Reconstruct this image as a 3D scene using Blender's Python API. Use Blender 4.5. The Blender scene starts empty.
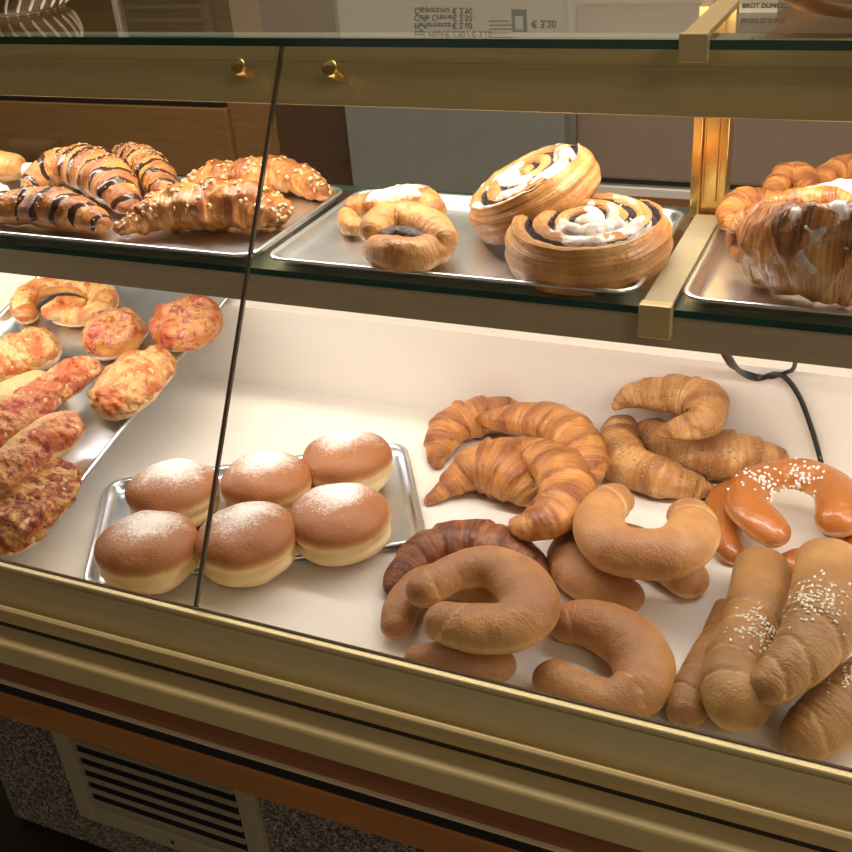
import bpy, math, random
from mathutils import Vector, Matrix, noise
random.seed(7)
S = bpy.context.scene
COL = S.collection
PI = math.pi
# ------------------------------------------------------------------ camera
F = 1078.0
AX = Vector((.9138, .1410, -.3809)).normalized()
AY = Vector((.3992, -.4871, .7768)); AY = (AY - AX*AX.dot(AY)).normalized()
AZ = -AX.cross(AY)
if AZ.y > 0: AZ = -AZ
EYE = Vector((0, 0, 1.48))
def w(v): return Vector((AX.dot(v), AY.dot(v), AZ.dot(v)))
cam = bpy.data.cameras.new('camera'); co = bpy.data.objects.new('camera', cam); COL.objects.link(co)
R_, U_, B_ = w(Vector((1, 0, 0))), w(Vector((0, -1, 0))), w(Vector((0, 0, -1)))
mw = Matrix((R_, U_, B_)).transposed().to_4x4(); mw.translation = EYE
co.matrix_world = mw
cam.sensor_width = 36; cam.lens = F/852*36; cam.clip_start = .02
S.camera = co
def ray(px, py): return w(Vector(((px-426)/F, (py-426)/F, 1)))
def at(px, py, z):
    d = ray(px, py); t = (z-EYE.z)/d.z; return EYE+d*t, t
def aty(px, py, y):
    d = ray(px, py); return EYE+d*((y-EYE.y)/d.y)

# ------------------------------------------------------------------ materials
MATS = {}
def nt(name):
    m = bpy.data.materials.new(name); m.use_nodes = True
    n = m.node_tree; b = n.nodes['Principled BSDF']; return m, n, b
def N(n, t, **k):
    x = n.nodes.new(t)
    for a, v in k.items(): setattr(x, a, v)
    return x
def setp(b, **k):
    for a, v in k.items():
        a = a.replace('_', ' ')
        if a in b.inputs: b.inputs[a].default_value = v
def c4(c): return (c[0], c[1], c[2], 1)
def ramp(n, fac, stops):
    r = N(n, 'ShaderNodeValToRGB'); e = r.color_ramp.elements
    while len(e) > 1: e.remove(e[0])
    e[0].position = stops[0][0]; e[0].color = c4(stops[0][1])
    for p, c in stops[1:]:
        q = e.new(p); q.color = c4(c)
    n.links.new(fac, r.inputs[0]); return r
def coords(n, kind='Object', scale=(1, 1, 1), rand=True):
    tc = N(n, 'ShaderNodeTexCoord'); mp = N(n, 'ShaderNodeMapping')
    mp.inputs['Scale'].default_value = scale
    n.links.new(tc.outputs[kind], mp.inputs[0])
    if rand:
        oi = N(n, 'ShaderNodeObjectInfo'); mu = N(n, 'ShaderNodeMath', operation='MULTIPLY'); mu.inputs[1].default_value = 37.0
        n.links.new(oi.outputs['Random'], mu.inputs[0])
        ad = N(n, 'ShaderNodeVectorMath', operation='ADD')
        n.links.new(mp.outputs[0], ad.inputs[0]); n.links.new(mu.outputs[0], ad.inputs[1])
        return ad.outputs[0]
    return mp.outputs[0]
def noi(n, vec, scale, detail=4, rough=.55, dist=0):
    x = N(n, 'ShaderNodeTexNoise'); x.inputs['Scale'].default_value = scale; x.inputs['Detail'].default_value = detail
    x.inputs['Roughness'].default_value = rough; x.inputs['Distortion'].default_value = dist
    n.links.new(vec, x.inputs['Vector']); return x.outputs[0]
def madd(n, terms, const=0):
    cur = None
    for s, k in terms:
        m = N(n, 'ShaderNodeMath', operation='MULTIPLY_ADD'); m.inputs[1].default_value = k
        n.links.new(s, m.inputs[0])
        if cur is None: m.inputs[2].default_value = const
        else: n.links.new(cur, m.inputs[2])
        cur = m.outputs[0]
    return cur
def bump(n, b, h, dist=.001, strength=1.0):
    x = N(n, 'ShaderNodeBump'); x.inputs['Distance'].default_value = dist; x.inputs['Strength'].default_value = strength
    n.links.new(h, x.inputs['Height']); n.links.new(x.outputs[0], b.inputs['Normal'])
def attr(n, name):
    a = N(n, 'ShaderNodeAttribute'); a.attribute_name = name; return a.outputs['Fac']
def plain(name, c, rough=.5, metal=0, var=0, vs=20, stretch=(1, 1, 1), bmp=0, spec=.5, coat=0):
    m, n, b = nt(name); setp(b, Base_Color=c4(c), Roughness=rough, Metallic=metal, Specular_IOR_Level=spec, Coat_Weight=coat)
    v = coords(n, scale=stretch, rand=False); q = noi(n, v, vs)
    r = ramp(n, q, [(.3, [x*(1-var) for x in c]), (.7, [min(1, x*(1+var)) for x in c])])
    n.links.new(r.outputs[0], b.inputs['Base Color'])
    if bmp: bump(n, b, q, bmp)
    return m
def croissant(name, light, mid, dark, rough=.42, specks=None, sc=55):
    m, n, b = nt(name); setp(b, Roughness=rough, Subsurface_Weight=0.0)
    uv = coords(n, 'UV', (sc, 2.2, 1)); o = coords(n, 'Object')
    a = noi(n, uv, 1.0, 5, .6, .35); c = noi(n, o, 32, 4, .6); d = noi(n, o, 180, 3)
    bd = attr(n, 'band'); tp = attr(n, 'top')
    f = madd(n, [(a, .62), (c, .70), (bd, .20), (tp, .12)], -.30)
    r = ramp(n, f, [(.22, light), (.42, mid), (.66, dark)])
    col = r.outputs[0]
    if specks:
        v = N(n, 'ShaderNodeTexVoronoi'); v.inputs['Scale'].default_value = 260; n.links.new(o, v.inputs['Vector'])
        rr = ramp(n, v.outputs['Distance'], [(.22, (1, 1, 1)), (.34, (0, 0, 0))])
        q = noi(n, o, 60); rq = ramp(n, q, [(.45, (0, 0, 0)), (.55, (1, 1, 1))])
        mu = N(n, 'ShaderNodeMath', operation='MULTIPLY'); n.links.new(rr.outputs[0], mu.inputs[0]); n.links.new(rq.outputs[0], mu.inputs[1])
        mx = N(n, 'ShaderNodeMixRGB'); mx.inputs[2].default_value = c4(specks)
        n.links.new(mu.outputs[0], mx.inputs[0]); n.links.new(col, mx.inputs[1]); col = mx.outputs[0]
        h = madd(n, [(a, .8), (mu.outputs[0], .7), (c, .5)])
    else: h = madd(n, [(a, .9), (c, .9), (d, .35)])
    n.links.new(col, b.inputs['Base Color'])
    bump(n, b, h, .0035, .9); return m
def crust(name, light, mid, dark, rough=.5, coat=0, sc=14, bm=.0011, k=(.7, .12, .35), sh=0):
    m, n, b = nt(name); setp(b, Roughness=rough, Coat_Weight=coat, Coat_Roughness=.15)
    o = coords(n, 'Object'); a = noi(n, o, sc, 3); d = noi(n, o, 420, 3, .6); e = noi(n, o, 70, 4)
    tp = attr(n, 'top'); gr = attr(n, 'band')
    f = madd(n, [(a, k[0]), (d, k[1]), (tp, k[2]), (gr, -.35)], -.08-(k[0]-.7)*.5+sh)
    r = ramp(n, f, [(.2, light), (.42, mid), (.7, dark)])
    n.links.new(r.outputs[0], b.inputs['Base Color'])
    st = noi(n, coords(n, 'UV', (26, 3.5, 1)), 1, 4, .6, .6)
    bump(n, b, madd(n, [(d, .4), (e, 1), (st, .9 if not coat else .2)]), bm*1.5); return m
def topping(name, cols, sc=45, rough=.45, bm=.003):
    m, n, b = nt(name); setp(b, Roughness=rough)
    o = coords(n, 'Object'); a = noi(n, o, sc, 5, .65, .8); d = noi(n, o, sc*4, 4, .6, .5); e = noi(n, o, sc*.55, 2, .5)
    r = ramp(n, madd(n, [(a, 1.15), (d, .55)], -.345), [(p, [q*k for q, k in zip(c, (.80, .66, .60))]) for p, c in cols])
    r2 = ramp(n, e, [(.5, (0, 0, 0)), (.62, (1, 1, 1))])
    mx = N(n, 'ShaderNodeMixRGB'); mx.blend_type = 'MULTIPLY'; mx.inputs[2].default_value = (.80, .42, .30, 1)
    n.links.new(r2.outputs[0], mx.inputs[0]); n.links.new(r.outputs[0], mx.inputs[1])
    n.links.new(mx.outputs[0], b.inputs['Base Color'])
    bump(n, b, madd(n, [(a, 1.2), (d, .6)]), bm); return m

M = {}
M['cream'] = plain('cream_laminate', (.80, .745, .69), .42, var=.02, vs=6)
M['brass'] = plain('brushed_brass', (.56, .44, .22), .40, .45, var=.06, vs=30, stretch=(.3, 8, 8))
M['brass_post'] = plain('polished_brass', (.80, .55, .20), .22, 1, var=.05, vs=30)
M['brass_rail'] = plain('satin_brass_rail', (.46, .375, .20), .42, .45, var=.05, vs=30, stretch=(.3, 8, 8))
M['brass_grey'] = plain('satin_bronze_strip', (.42, .36, .25), .4, .35, var=.05, vs=30, stretch=(.3, 8, 8))
M['beige'] = plain('beige_painted_ledge', (.50, .40, .20), .45, var=.06, vs=25)
M['ventbeige'] = plain('beige_vent_paint', (.42, .36, .24), .45, var=.04, vs=25)
M['black'] = plain('black_gap', (.01, .01, .01), .6)
M['cable'] = plain('black_cable_rubber', (.015, .015, .018), .35)
M['alu'] = plain('worn_aluminium', (.72, .75, .81), .3, 1, var=.07, vs=40, bmp=.00015)
M['chrome'] = plain('bright_trim', (.72, .62, .42), .35, .3)
M['white'] = plain('white_enamel', (.8, .78, .74), .4)
M['paper'] = plain('paper_card', (.80, .77, .70), .7)
M['ink'] = plain('printed_ink', (.03, .03, .03), .7)
M['greywall'] = plain('grey_panel', (.235, .24, .21), .6, var=.04)
M['taupe'] = plain('taupe_panel', (.31, .225, .175), .6, var=.03)
M['wall'] = plain('warm_grey_wall', (.50, .46, .38), .8, var=.04, vs=3)
M['pink'] = plain('pinkish_enamel', (.58, .40, .33), .5)
M['screen'] = plain('dark_screen', (.02, .022, .02), .2)
M['teal'] = plain('dark_teal', (.012, .04, .045), .4)
M['tealstripe'] = plain('pale_teal_stripe', (.07, .17, .18), .4)
M['yellow'] = plain('yellow_plastic', (.7, .48, .03), .4)
M['tiles'] = plain('dark_floor_tile', (.022, .018, .014), .35, var=.3, vs=8)
M['ceil'] = plain('ceiling_paint', (.5, .46, .4), .9)
M['poppy'] = plain('poppy_seed_filling', (.055, .035, .04), .4, var=.6, vs=300, bmp=.002)
M['choc'] = plain('chocolate_drizzle', (.045, .02, .014), .22, var=.3, vs=60)
M['cream_fill'] = plain('whipped_cream', (.88, .85, .80), .5, bmp=.001, vs=80)
M['icing'] = plain('sugar_icing', (.86, .80, .76), .16, var=.1, vs=60, bmp=.0008, coat=.4)
M['sesame'] = plain('sesame', (.84, .77, .60), .45, var=.1, vs=300)
M['pearl'] = plain('pearl_sugar', (.9, .86, .8), .35)
M['almond'] = plain('almond_flake', (.74, .48, .24), .45, var=.2, vs=90)
def wood(name, a, b_, rough=.4, st=(1.2, 14, 14)):
    m, n, b = nt(name); setp(b, Roughness=rough)
    v = coords(n, scale=st, rand=False); q = noi(n, v, 7, 6, .6, .6)
    r = ramp(n, q, [(.3, a), (.7, b_)]); n.links.new(r.outputs[0], b.inputs['Base Color']); bump(n, b, q, .0003); return m
M['wood'] = wood('cherry_wood_rail', (.30, .12, .035), (.40, .17, .055))
M['wood_dark'] = wood('dark_wood_strip', (.19, .072, .03), (.26, .10, .045))
M['oak'] = wood('oak_cabinet', (.24, .125, .04), (.32, .175, .06))
M['brownwood'] = wood('brown_column_wood', (.085, .045, .025), (.12, .065, .035))
M['board'] = wood('turned_wood', (.34, .16, .06), (.46, .24, .10), .35, (3, 3, 20))
# granite
m, n, b = nt('speckled_granite'); setp(b, Roughness=.4)
o = coords(n, rand=False); v = N(n, 'ShaderNodeTexVoronoi'); v.inputs['Scale'].default_value = 360; n.links.new(o, v.inputs['Vector'])
sx = N(n, 'ShaderNodeSeparateColor'); n.links.new(v.outputs['Color'], sx.inputs[0])

m_ = M['icing']; n_ = m_.node_tree; b_ = n_.nodes['Principled BSDF']
q_ = noi(n_, coords(n_, rand=False), 70, 3); r_ = ramp(n_, q_, [(.38, (.35, .35, .35)), (.62, (.92, .92, .92))]); n_.links.new(r_.outputs[0], b_.inputs['Alpha'])
r = ramp(n, madd(n, [(sx.outputs[0], .8), (noi(n, o, 120), .4)], -.1), [(.0, (.02, .018, .016)), (.4, (.10, .09, .08)), (.65, (.30, .26, .21)), (.9, (.5, .44, .36))])
n.links.new(r.outputs[0], b.inputs['Base Color']); M['granite'] = m
# clear glass: thin sheet, mirror share by Fresnel, tint per pass
def glassmat(name, tint, ior=1.5, rough=0.0):
    m = bpy.data.materials.new(name); m.use_nodes = True; n = m.node_tree; n.nodes.clear()
    out = N(n, 'ShaderNodeOutputMaterial'); mx = N(n, 'ShaderNodeMixShader'); fr = N(n, 'ShaderNodeFresnel'); fr.inputs[0].default_value = ior
    tr = N(n, 'ShaderNodeBsdfTransparent'); tr.inputs[0].default_value = c4(tint)
    gl = N(n, 'ShaderNodeBsdfGlossy'); gl.inputs['Roughness'].default_value = rough
    ge = N(n, 'ShaderNodeNewGeometry'); sub = N(n, 'ShaderNodeMath', operation='SUBTRACT'); sub.inputs[0].default_value = 1
    mu = N(n, 'ShaderNodeMath', operation='MULTIPLY')
    n.links.new(ge.outputs['Backfacing'], sub.inputs[1]); n.links.new(fr.outputs[0], mu.inputs[0]); n.links.new(sub.outputs[0], mu.inputs[1])
    n.links.new(mu.outputs[0], mx.inputs[0]); n.links.new(tr.outputs[0], mx.inputs[1]); n.links.new(gl.outputs[0], mx.inputs[2])
    n.links.new(mx.outputs[0], out.inputs[0]); return m
M['glass'] = glassmat('clear_glass', (.985, .99, .98))
M['shelfglass'] = glassmat('shelf_glass', (.93, .97, .94))
M['edge'] = plain('green_glass_edge', (.008, .05, .038), .12, var=.3, vs=12)
M['darkedge'] = plain('dark_glass_edge', (.10, .075, .055), .15)
M['clearbox'] = glassmat('clear_acrylic', (.75, .78, .76))
# lamp
m = bpy.data.materials.new('lamp_tube_glow'); m.use_nodes = True; b = m.node_tree.nodes['Principled BSDF']
b.inputs['Emission Color'].default_value = (1, .82, .60, 1); b.inputs['Emission Strength'].default_value = 5; M['lamp'] = m
# berliner
m, n, b = nt('powdered_doughnut_crust'); setp(b, Roughness=.55)
tc = N(n, 'ShaderNodeTexCoord'); o = coords(n, 'Object'); a = noi(n, o, 22, 3); d = noi(n, o, 900, 2, .7); e = noi(n, o, 300, 3, .6)
sp = N(n, 'ShaderNodeSeparateXYZ'); n.links.new(tc.outputs['Object'], sp.inputs[0])
f = madd(n, [(sp.outputs[2], 18.5), (a, .16)])
r = ramp(n, f, [(.10, (.42, .17, .045)), (.19, (.66, .42, .18)), (.28, (.82, .62, .34)), (.68, (.82, .60, .32)), (.75, (.56, .27, .09)), (.82, (.40, .15, .05)), (1, (.35, .13, .045))])
sub = N(n, 'ShaderNodeVectorMath', operation='DISTANCE'); sub.inputs[1].default_value = (-.006, .016, .051)
n.links.new(tc.outputs['Object'], sub.inputs[0])
g = madd(n, [(sub.outputs['Value'], -21.), (d, 1.1), (e, .7), (a, 1.1)], -.35)
rr = ramp(n, g, [(.28, (0, 0, 0)), (.85, (1, 1, 1))])
mx = N(n, 'ShaderNodeMixRGB'); mx.inputs[2].default_value = (.88, .82, .76, 1)
n.links.new(rr.outputs[0], mx.inputs[0]); n.links.new(r.outputs[0], mx.inputs[1]); n.links.new(mx.outputs[0], b.inputs['Base Color'])
bump(n, b, madd(n, [(e, .6), (a, 1.5)]), .0012); M['berliner'] = m

M['cro'] = croissant('butter_croissant', (.72, .38, .13), (.54, .22, .06), (.27, .085, .025), .36)
M['cro_dark'] = croissant('dark_croissant', (.50, .24, .09), (.30, .10, .035), (.13, .035, .014), .35)
M['cro_seed'] = croissant('wholegrain_croissant', (.70, .43, .18), (.50, .24, .08), (.30, .12, .035), .5, (.62, .42, .20))
M['flaky'] = croissant('glazed_flaky_pastry', (.74, .40, .13), (.54, .21, .05), (.27, .08, .02), .25)
M['flaky_pale'] = croissant('pale_puff_pastry', (.76, .48, .21), (.60, .29, .09), (.34, .125, .04), .33, sc=26)
M['snail'] = croissant('spiral_bun_dough', (.74, .44, .18), (.55, .26, .08), (.30, .11, .035), .33, sc=95)
M['flaky_dark'] = croissant('caramelised_pastry', (.74, .42, .14), (.48, .20, .055), (.18, .055, .016), .25)
M['milk'] = crust('milk_roll_crust', (.80, .54, .28), (.58, .30, .11), (.36, .155, .055), .5, k=(.95, .14, .35))
M['horn'] = crust('horn_roll_crust', (.66, .42, .19), (.47, .26, .09), (.31, .145, .045), .45, k=(.9, .14, .35))
M['brioche'] = crust('glazed_brioche_crust', (.86, .62, .30), (.70, .33, .08), (.42, .13, .025), .25, .5, k=(1.1, .1, .55), sh=.10)
M['bread_pale'] = crust('pale_bread_side', (.82, .66, .42), (.76, .55, .30), (.58, .34, .13), .6)
M['seedroll'] = croissant('seeded_roll', (.74, .52, .26), (.60, .34, .12), (.40, .19, .06), .5, (.85, .72, .5))
M['cheese'] = topping('baked_cheese', [(.24, (.44, .10, .10)), (.34, (.74, .34, .14)), (.46, (.84, .60, .28)), (.58, (.80, .46, .14)), (.68, (.55, .18, .05)), (.8, (.75, .45, .18))], 60)
M['ham'] = topping('baked_ham_cheese', [(.24, (.30, .05, .07)), (.38, (.60, .20, .17)), (.48, (.80, .50, .24)), (.58, (.74, .36, .11)), (.68, (.45, .10, .07))], 60)
M['bacon'] = topping('bacon_cubes_cheese', [(.25, (.80, .60, .26)), (.45, (.74, .46, .14)), (.56, (.45, .13, .05)), (.66, (.20, .04, .03)), (.78, (.72, .46, .16))], 60)
M['eggcheese'] = topping('egg_and_cheese', [(.25, (.86, .76, .50)), (.45, (.84, .66, .32)), (.58, (.80, .48, .13)), (.72, (.5, .2, .08))])

# ------------------------------------------------------------------ object helpers
def tag(o, label, cat=None, group=None, kind=None):
    if label: o['label'] = label
    if cat: o['category'] = cat
    if group: o['group'] = group
    if kind: o['kind'] = kind
    return o
def empty(name, loc, label=None, cat=None, group=None):
    o = bpy.data.objects.new(name, None); COL.objects.link(o); o.location = loc; o.empty_display_size = .02
    return tag(o, label, cat, group)
def link(name, verts, faces, mat, parent=None, origin=None, smooth=True, mats=None, mi=None, uv=None, attrs=None):
    """verts in world coordinates; origin = where the object's own origin goes"""
    if parent is not None: origin = Vector(parent['_o']) if '_o' in parent else parent.location
    if origin is None: origin = Vector((0, 0, 0))
    me = bpy.data.meshes.new(name)
    me.from_pydata([tuple(Vector(v)-Vector(origin)) for v in verts], [], faces)
    for m_ in (mats or [mat]): me.materials.append(m_)
    if mi:
        for p, i in zip(me.polygons, mi): p.material_index = i
    if smooth:
        for p in me.polygons: p.use_smooth = True
    if uv:
        L = me.uv_layers.new(name='UVMap')
        for p in me.polygons:
            us = [uv[me.loops[l].vertex_index] for l in p.loop_indices]
            wrap = max(u[1] for u in us)-min(u[1] for u in us) > .5
            for l in p.loop_indices:
                u = uv[me.loops[l].vertex_index]
                L.data[l].uv = (u[0], u[1]+1 if wrap and u[1] < .5 else u[1])
    for k, vals in (attrs or {}).items():
        a = me.attributes.new(k, 'FLOAT', 'POINT')
        a.data.foreach_set('value', vals)
    me.update()
    o = bpy.data.objects.new(name, me); COL.objects.link(o)
    if parent is not None: o.parent = parent
    else: o.location = origin
    return o
class MB:
    def __init__(s): s.v = []; s.f = []; s.m = []
    def box(s, x0, x1, y0, y1, z0, z1, mi=0, T=None):
        b = len(s.v)
        for p in ((x0, y0, z0), (x1, y0, z0), (x1, y1, z0), (x0, y1, z0), (x0, y0, z1), (x1, y0, z1), (x1, y1, z1), (x0, y1, z1)):
            s.v.append(T @ Vector(p) if T else Vector(p))
        s.f += [(b, b+3, b+2, b+1), (b+4, b+5, b+6, b+7), (b, b+1, b+5, b+4), (b+1, b+2, b+6, b+5), (b+2, b+3, b+7, b+6), (b+3, b, b+4, b+7)]
        s.m += [mi]*6 if isinstance(mi, int) else mi
        return s
    def prism(s, prof, x0, x1, mi=0):   # profile in (y,z), extruded along x
        b = len(s.v); k = len(prof)
        for x in (x0, x1):
            for (y, z) in prof: s.v.append(Vector((x, y, z)))
        s.f.append(tuple(range(b, b+k))); s.f.append(tuple(range(b+2*k-1, b+k-1, -1)))
        for i in range(k): s.f.append((b+(i+1) % k, b+i, b+k+i, b+k+(i+1) % k))
        s.m += [mi]*(k+2); return s
    def cyl(s, p0, p1, r, n=24, r1=None, mi=0):
        p0, p1 = Vector(p0), Vector(p1); d = (p1-p0).normalized(); u = d.orthogonal().normalized(); v = d.cross(u); b = len(s.v)
        r1 = r if r1 is None else r1
        for p, q in ((p0, r), (p1, r1)):
            for i in range(n):
                a = 2*PI*i/n; s.v.append(p+(u*math.cos(a)+v*math.sin(a))*q)
        s.f.append(tuple(range(b+n-1, b-1, -1))); s.f.append(tuple(range(b+n, b+2*n)))
        for i in range(n): s.f.append((b+i, b+(i+1) % n, b+n+(i+1) % n, b+n+i))
        s.m += [mi]*(n+2); return s
    def build(s, name, mat, parent=None, origin=None, bevel=0, mats=None, smooth=False):
        if origin is None and parent is None and s.v:
            xs = [q.x for q in s.v]; ys = [q.y for q in s.v]; origin = Vector(((min(xs)+max(xs))/2, (min(ys)+max(ys))/2, min(q.z for q in s.v)))
        o = link(name, s.v, s.f, mat, parent, origin, smooth=smooth, mats=mats, mi=s.m if mats else None)
        if bevel:
            md = o.modifiers.new('bevel', 'BEVEL'); md.width = bevel; md.segments = 3; md.limit_method = 'ANGLE'; md.angle_limit = .7
        return o
def tube(name, pts, r, mat, parent=None, origin=None, n=12, sub=8):
    P = smooth_path([(Vector(p), r) for p in pts], sub*len(pts))
    vs, fs = [], []
    up = Vector((0, .3, 1)).normalized()
    for i, (p, q) in enumerate(P):
        t = (P[min(i+1, len(P)-1)][0]-P[max(i-1, 0)][0]).normalized(); s_ = t.cross(up).normalized(); u = s_.cross(t)
        for j in range(n):
            a = 2*PI*j/n; vs.append(p+(s_*math.cos(a)+u*math.sin(a))*q)
    for i in range(len(P)-1):
        for j in range(n): fs.append((i*n+j, i*n+(j+1) % n, (i+1)*n+(j+1) % n, (i+1)*n+j))
    fs.append(tuple(range(n-1, -1, -1))); fs.append(tuple(range((len(P)-1)*n, len(P)*n)))
    return link(name, vs, fs, mat, parent, origin)
def smooth_path(pr, n):
    """Catmull-Rom through (Vector, radius) pairs, resampled by arc length to n points"""
    K = [(*p, r) for p, r in pr]; K = [Vector(k) for k in K]
    K = [K[0]*2-K[1]]+K+[K[-1]*2-K[-2]]
    D = []
    for i in range(1, len(K)-2):
        p0, p1, p2, p3 = K[i-1:i+3]
        for k in range(16):
            t = k/16
            D.append(.5*((2*p1)+(p2-p0)*t+(2*p0-5*p1+4*p2-p3)*t*t+(3*p1-p0-3*p2+p3)*t**3))
    D.append(K[-2])
    L = [0]
    for a, b in zip(D, D[1:]): L.append(L[-1]+(b.to_3d()-a.to_3d()).length)
    out = []; j = 0
    for i in range(n):
        # denser at both ends so the rounded tips are smooth
        s = i/(n-1); s = s*.55+.45*(.5-.5*math.cos(PI*s)); d = s*L[-1]
        while j < len(L)-2 and L[j+1] < d: j += 1
        f = (d-L[j])/max(1e-9, L[j+1]-L[j]); q = D[j].lerp(D[j+1], max(0, min(1, f)))
        out.append((q.to_3d(), max(q.w, .001)))
    return out
def fbm(p, f, o=3):
    r = 0; a = 1
    for i in range(o): r += a*noise.noise(p*f); f *= 2.1; a *= .5
    return r
class Grid:
    """rows of rings; row 0 and the last row close to a pole"""
    def __init__(s, rows, band=None, top=None):
        s.P = rows; s.nr = len(rows); s.nc = len(rows[0])
        s.band = band or [[0]*s.nc for _ in rows]; s.top = top or [[.5]*s.nc for _ in rows]
        s.calc()
    def calc(s):
        s.N = []
        c0 = sum(s.P[0], Vector())/s.nc; c1 = sum(s.P[-1], Vector())/s.nc
        for i in range(s.nr):
            row = []
            for j in range(s.nc):
                a = s.P[min(i+1, s.nr-1)][j]-s.P[max(i-1, 0)][j]; b = s.P[i][(j+1) % s.nc]-s.P[i][j-1]
                n_ = a.cross(b)
                if n_.length < 1e-12: n_ = Vector((0, 0, 1))
                row.append(n_.normalized())
            s.N.append(row)
        mid = s.nr//2; c = sum(s.P[mid], Vector())/s.nc
        if sum((s.P[mid][j]-c).dot(s.N[mid][j]) for j in range(s.nc)) < 0:
            s.N = [[-x for x in r_] for r_ in s.N]; s.flip = True
        else: s.flip = False
        cen = lambda i: sum(s.P[i], Vector())/s.nc
        for e, q in ((0, 4), (s.nr-1, s.nr-5)):
            d = cen(e)-cen(q)
            if d.length > 1e-6: s.N[e] = [d.normalized()]*s.nc
            else:
                m_ = sum(s.N[q], Vector()); s.N[e] = [m_.normalized() if m_.length > 1e-6 else Vector((0, 0, 1))]*s.nc
    def displace(s, fn):
        s.P = [[s.P[i][j]+s.N[i][j]*fn(s.P[i][j], i, j) for j in range(s.nc)] for i in range(s.nr)]; s.calc()
    def transform(s, T):
        s.P = [[T @ p for p in r_] for r_ in s.P]; s.calc()
    def mesh(s, name, mat, parent=None, origin=None, mats=None, matfn=None):
        vs = [p for r_ in s.P for p in r_]; fs = []; mi = []
        c0 = len(vs); vs = vs+[sum(s.P[0], Vector())/s.nc, sum(s.P[-1], Vector())/s.nc]
        for i in range(s.nr-1):
            for j in range(s.nc):
                k = (j+1) % s.nc; q = (i*s.nc+j, i*s.nc+k, (i+1)*s.nc+k, (i+1)*s.nc+j)
                fs.append(q if s.flip else q[::-1]); mi.append(matfn(i, j) if matfn else 0)
        for j in range(s.nc):
            k = (j+1) % s.nc
            a = (c0, k, j); b = (c0+1, (s.nr-1)*s.nc+j, (s.nr-1)*s.nc+k)
            fs.append(a if s.flip else a[::-1]); fs.append(b if s.flip else b[::-1])
            mi += [matfn(0, j) if matfn else 0, matfn(s.nr-1, j) if matfn else 0]
        uv = [(i/(s.nr-1), j/s.nc) for i in range(s.nr) for j in range(s.nc)]+[(0, 0), (1, 0)]
        at_ = {'band': [x for r_ in s.band for x in r_]+[0, 0], 'top': [x for r_ in s.top for x in r_]+[.3, .3]}
        if origin is None and parent is None: origin = s.origin()
        return link(name, vs, fs, mat, parent, origin, mats=mats, mi=mi if mats else None, uv=uv, attrs=at_)
    def origin(s):
        c = sum((sum(r_, Vector()) for r_ in s.P), Vector())/(s.nr*s.nc)
        return Vector((c.x, c.y, min(p.z for r_ in s.P for p in r_)))
    def skin(s, name, mat, fn, off, parent, bumpf=0, bf=60):
        """a coating lying on the surface wherever fn>0, running out to nothing at its border"""
        V = {}; vs = []; fs = []; uv = []
        val = [[fn(s.P[i][j], i, j) for j in range(s.nc)] for i in range(s.nr)]
        def g(i, j):
            j %= s.nc
            if (i, j) not in V:
                k = max(-.15, min(1, val[i][j]*3)); b_ = bumpf*fbm(s.P[i][j], bf) if k > 0 else 0
                V[(i, j)] = len(vs); vs.append(s.P[i][j]+s.N[i][j]*(off*(k+k*k*0)+b_*max(0, k))); uv.append((i/s.nr, j/s.nc))
            return V[(i, j)]
        for i in range(s.nr-1):
            for j in range(s.nc):
                if max(val[i][j], val[i+1][j], val[i][(j+1) % s.nc], val[i+1][(j+1) % s.nc]) > 0:
                    q = (g(i, j), g(i, j+1), g(i+1, j+1), g(i+1, j)); fs.append(q if s.flip else q[::-1])
        return link(name, vs, fs, mat, parent, uv=uv, attrs={'band': [0]*len(vs), 'top': [.6]*len(vs)})
def sweep(pts, ns=90, nc=40, flat=.85, band=None, cap=1.0, amp=.0012, fr=45, bottom=.8, seed=0):
    """pts: (Vector centre, radius)"""
    P = smooth_path(pts, ns); L = [0]
    for a, b in zip(P, P[1:]): L.append(L[-1]+(b[0]-a[0]).length)
    T = L[-1]; rows = []; bands = []; tops = []
    r0, r1 = P[0][1]*cap, P[-1][1]*cap
    for i, (p, r) in enumerate(P):
        t = (P[min(i+1, ns-1)][0]-P[max(i-1, 0)][0]).normalized()
        up = Vector((0, 0, 1)); sd = t.cross(up)
        sd = sd.normalized() if sd.length > 1e-4 else Vector((1, 0, 0)); u = sd.cross(t)
        k = 1
        if L[i] < r0: k = math.sqrt(max(0, 1-(1-L[i]/r0)**2))
        if T-L[i] < r1: k = min(k, math.sqrt(max(0, 1-(1-(T-L[i])/r1)**2)))
        k = max(k, .03); s = L[i]/T; row = []; br = []; tr = []
        for j in range(nc):
            a = 2*PI*j/nc
            mult, bv = band(s, a, p) if band else (1, 0)
            h = -math.cos(a); x = math.sin(a)
            if h < 0: h *= bottom
            row.append(p+(sd*x+u*h*flat)*(r*k*mult)); br.append(bv); tr.append(max(0, -math.cos(a))**.6)
        rows.append(row); bands.append(br); tops.append(tr)
    g = Grid(rows, bands, tops); sv = Vector((seed*3.1, seed*1.7, 0))
    if amp: g.displace(lambda p, i, j: amp*fbm(p+sv, fr))
    return g
def zig(base):  # plane the thing rests on: number or function of y
    return base if callable(base) else (lambda y: base)
def trace(L, base, lift=0, flat=.85, bottom=.8):
    """outline traced as (px, py, radius in px, extra height) lying on a real surface, turned into real points and radii"""
    bz = zig(base); out = []
    for q in L:
        px, py, rp = q[:3]; ex = q[3] if len(q) > 3 else 0
        y = .7; z = 0
        for _ in range(12):
            p, t = at(px, py, bz(y)+.02 if z == 0 else z); r = rp*t/F
            z = bz(p.y)+lift+ex+r*flat*bottom; y = p.y
        p, t = at(px, py, z); out.append((p, rp*t/F))
    return out
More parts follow.
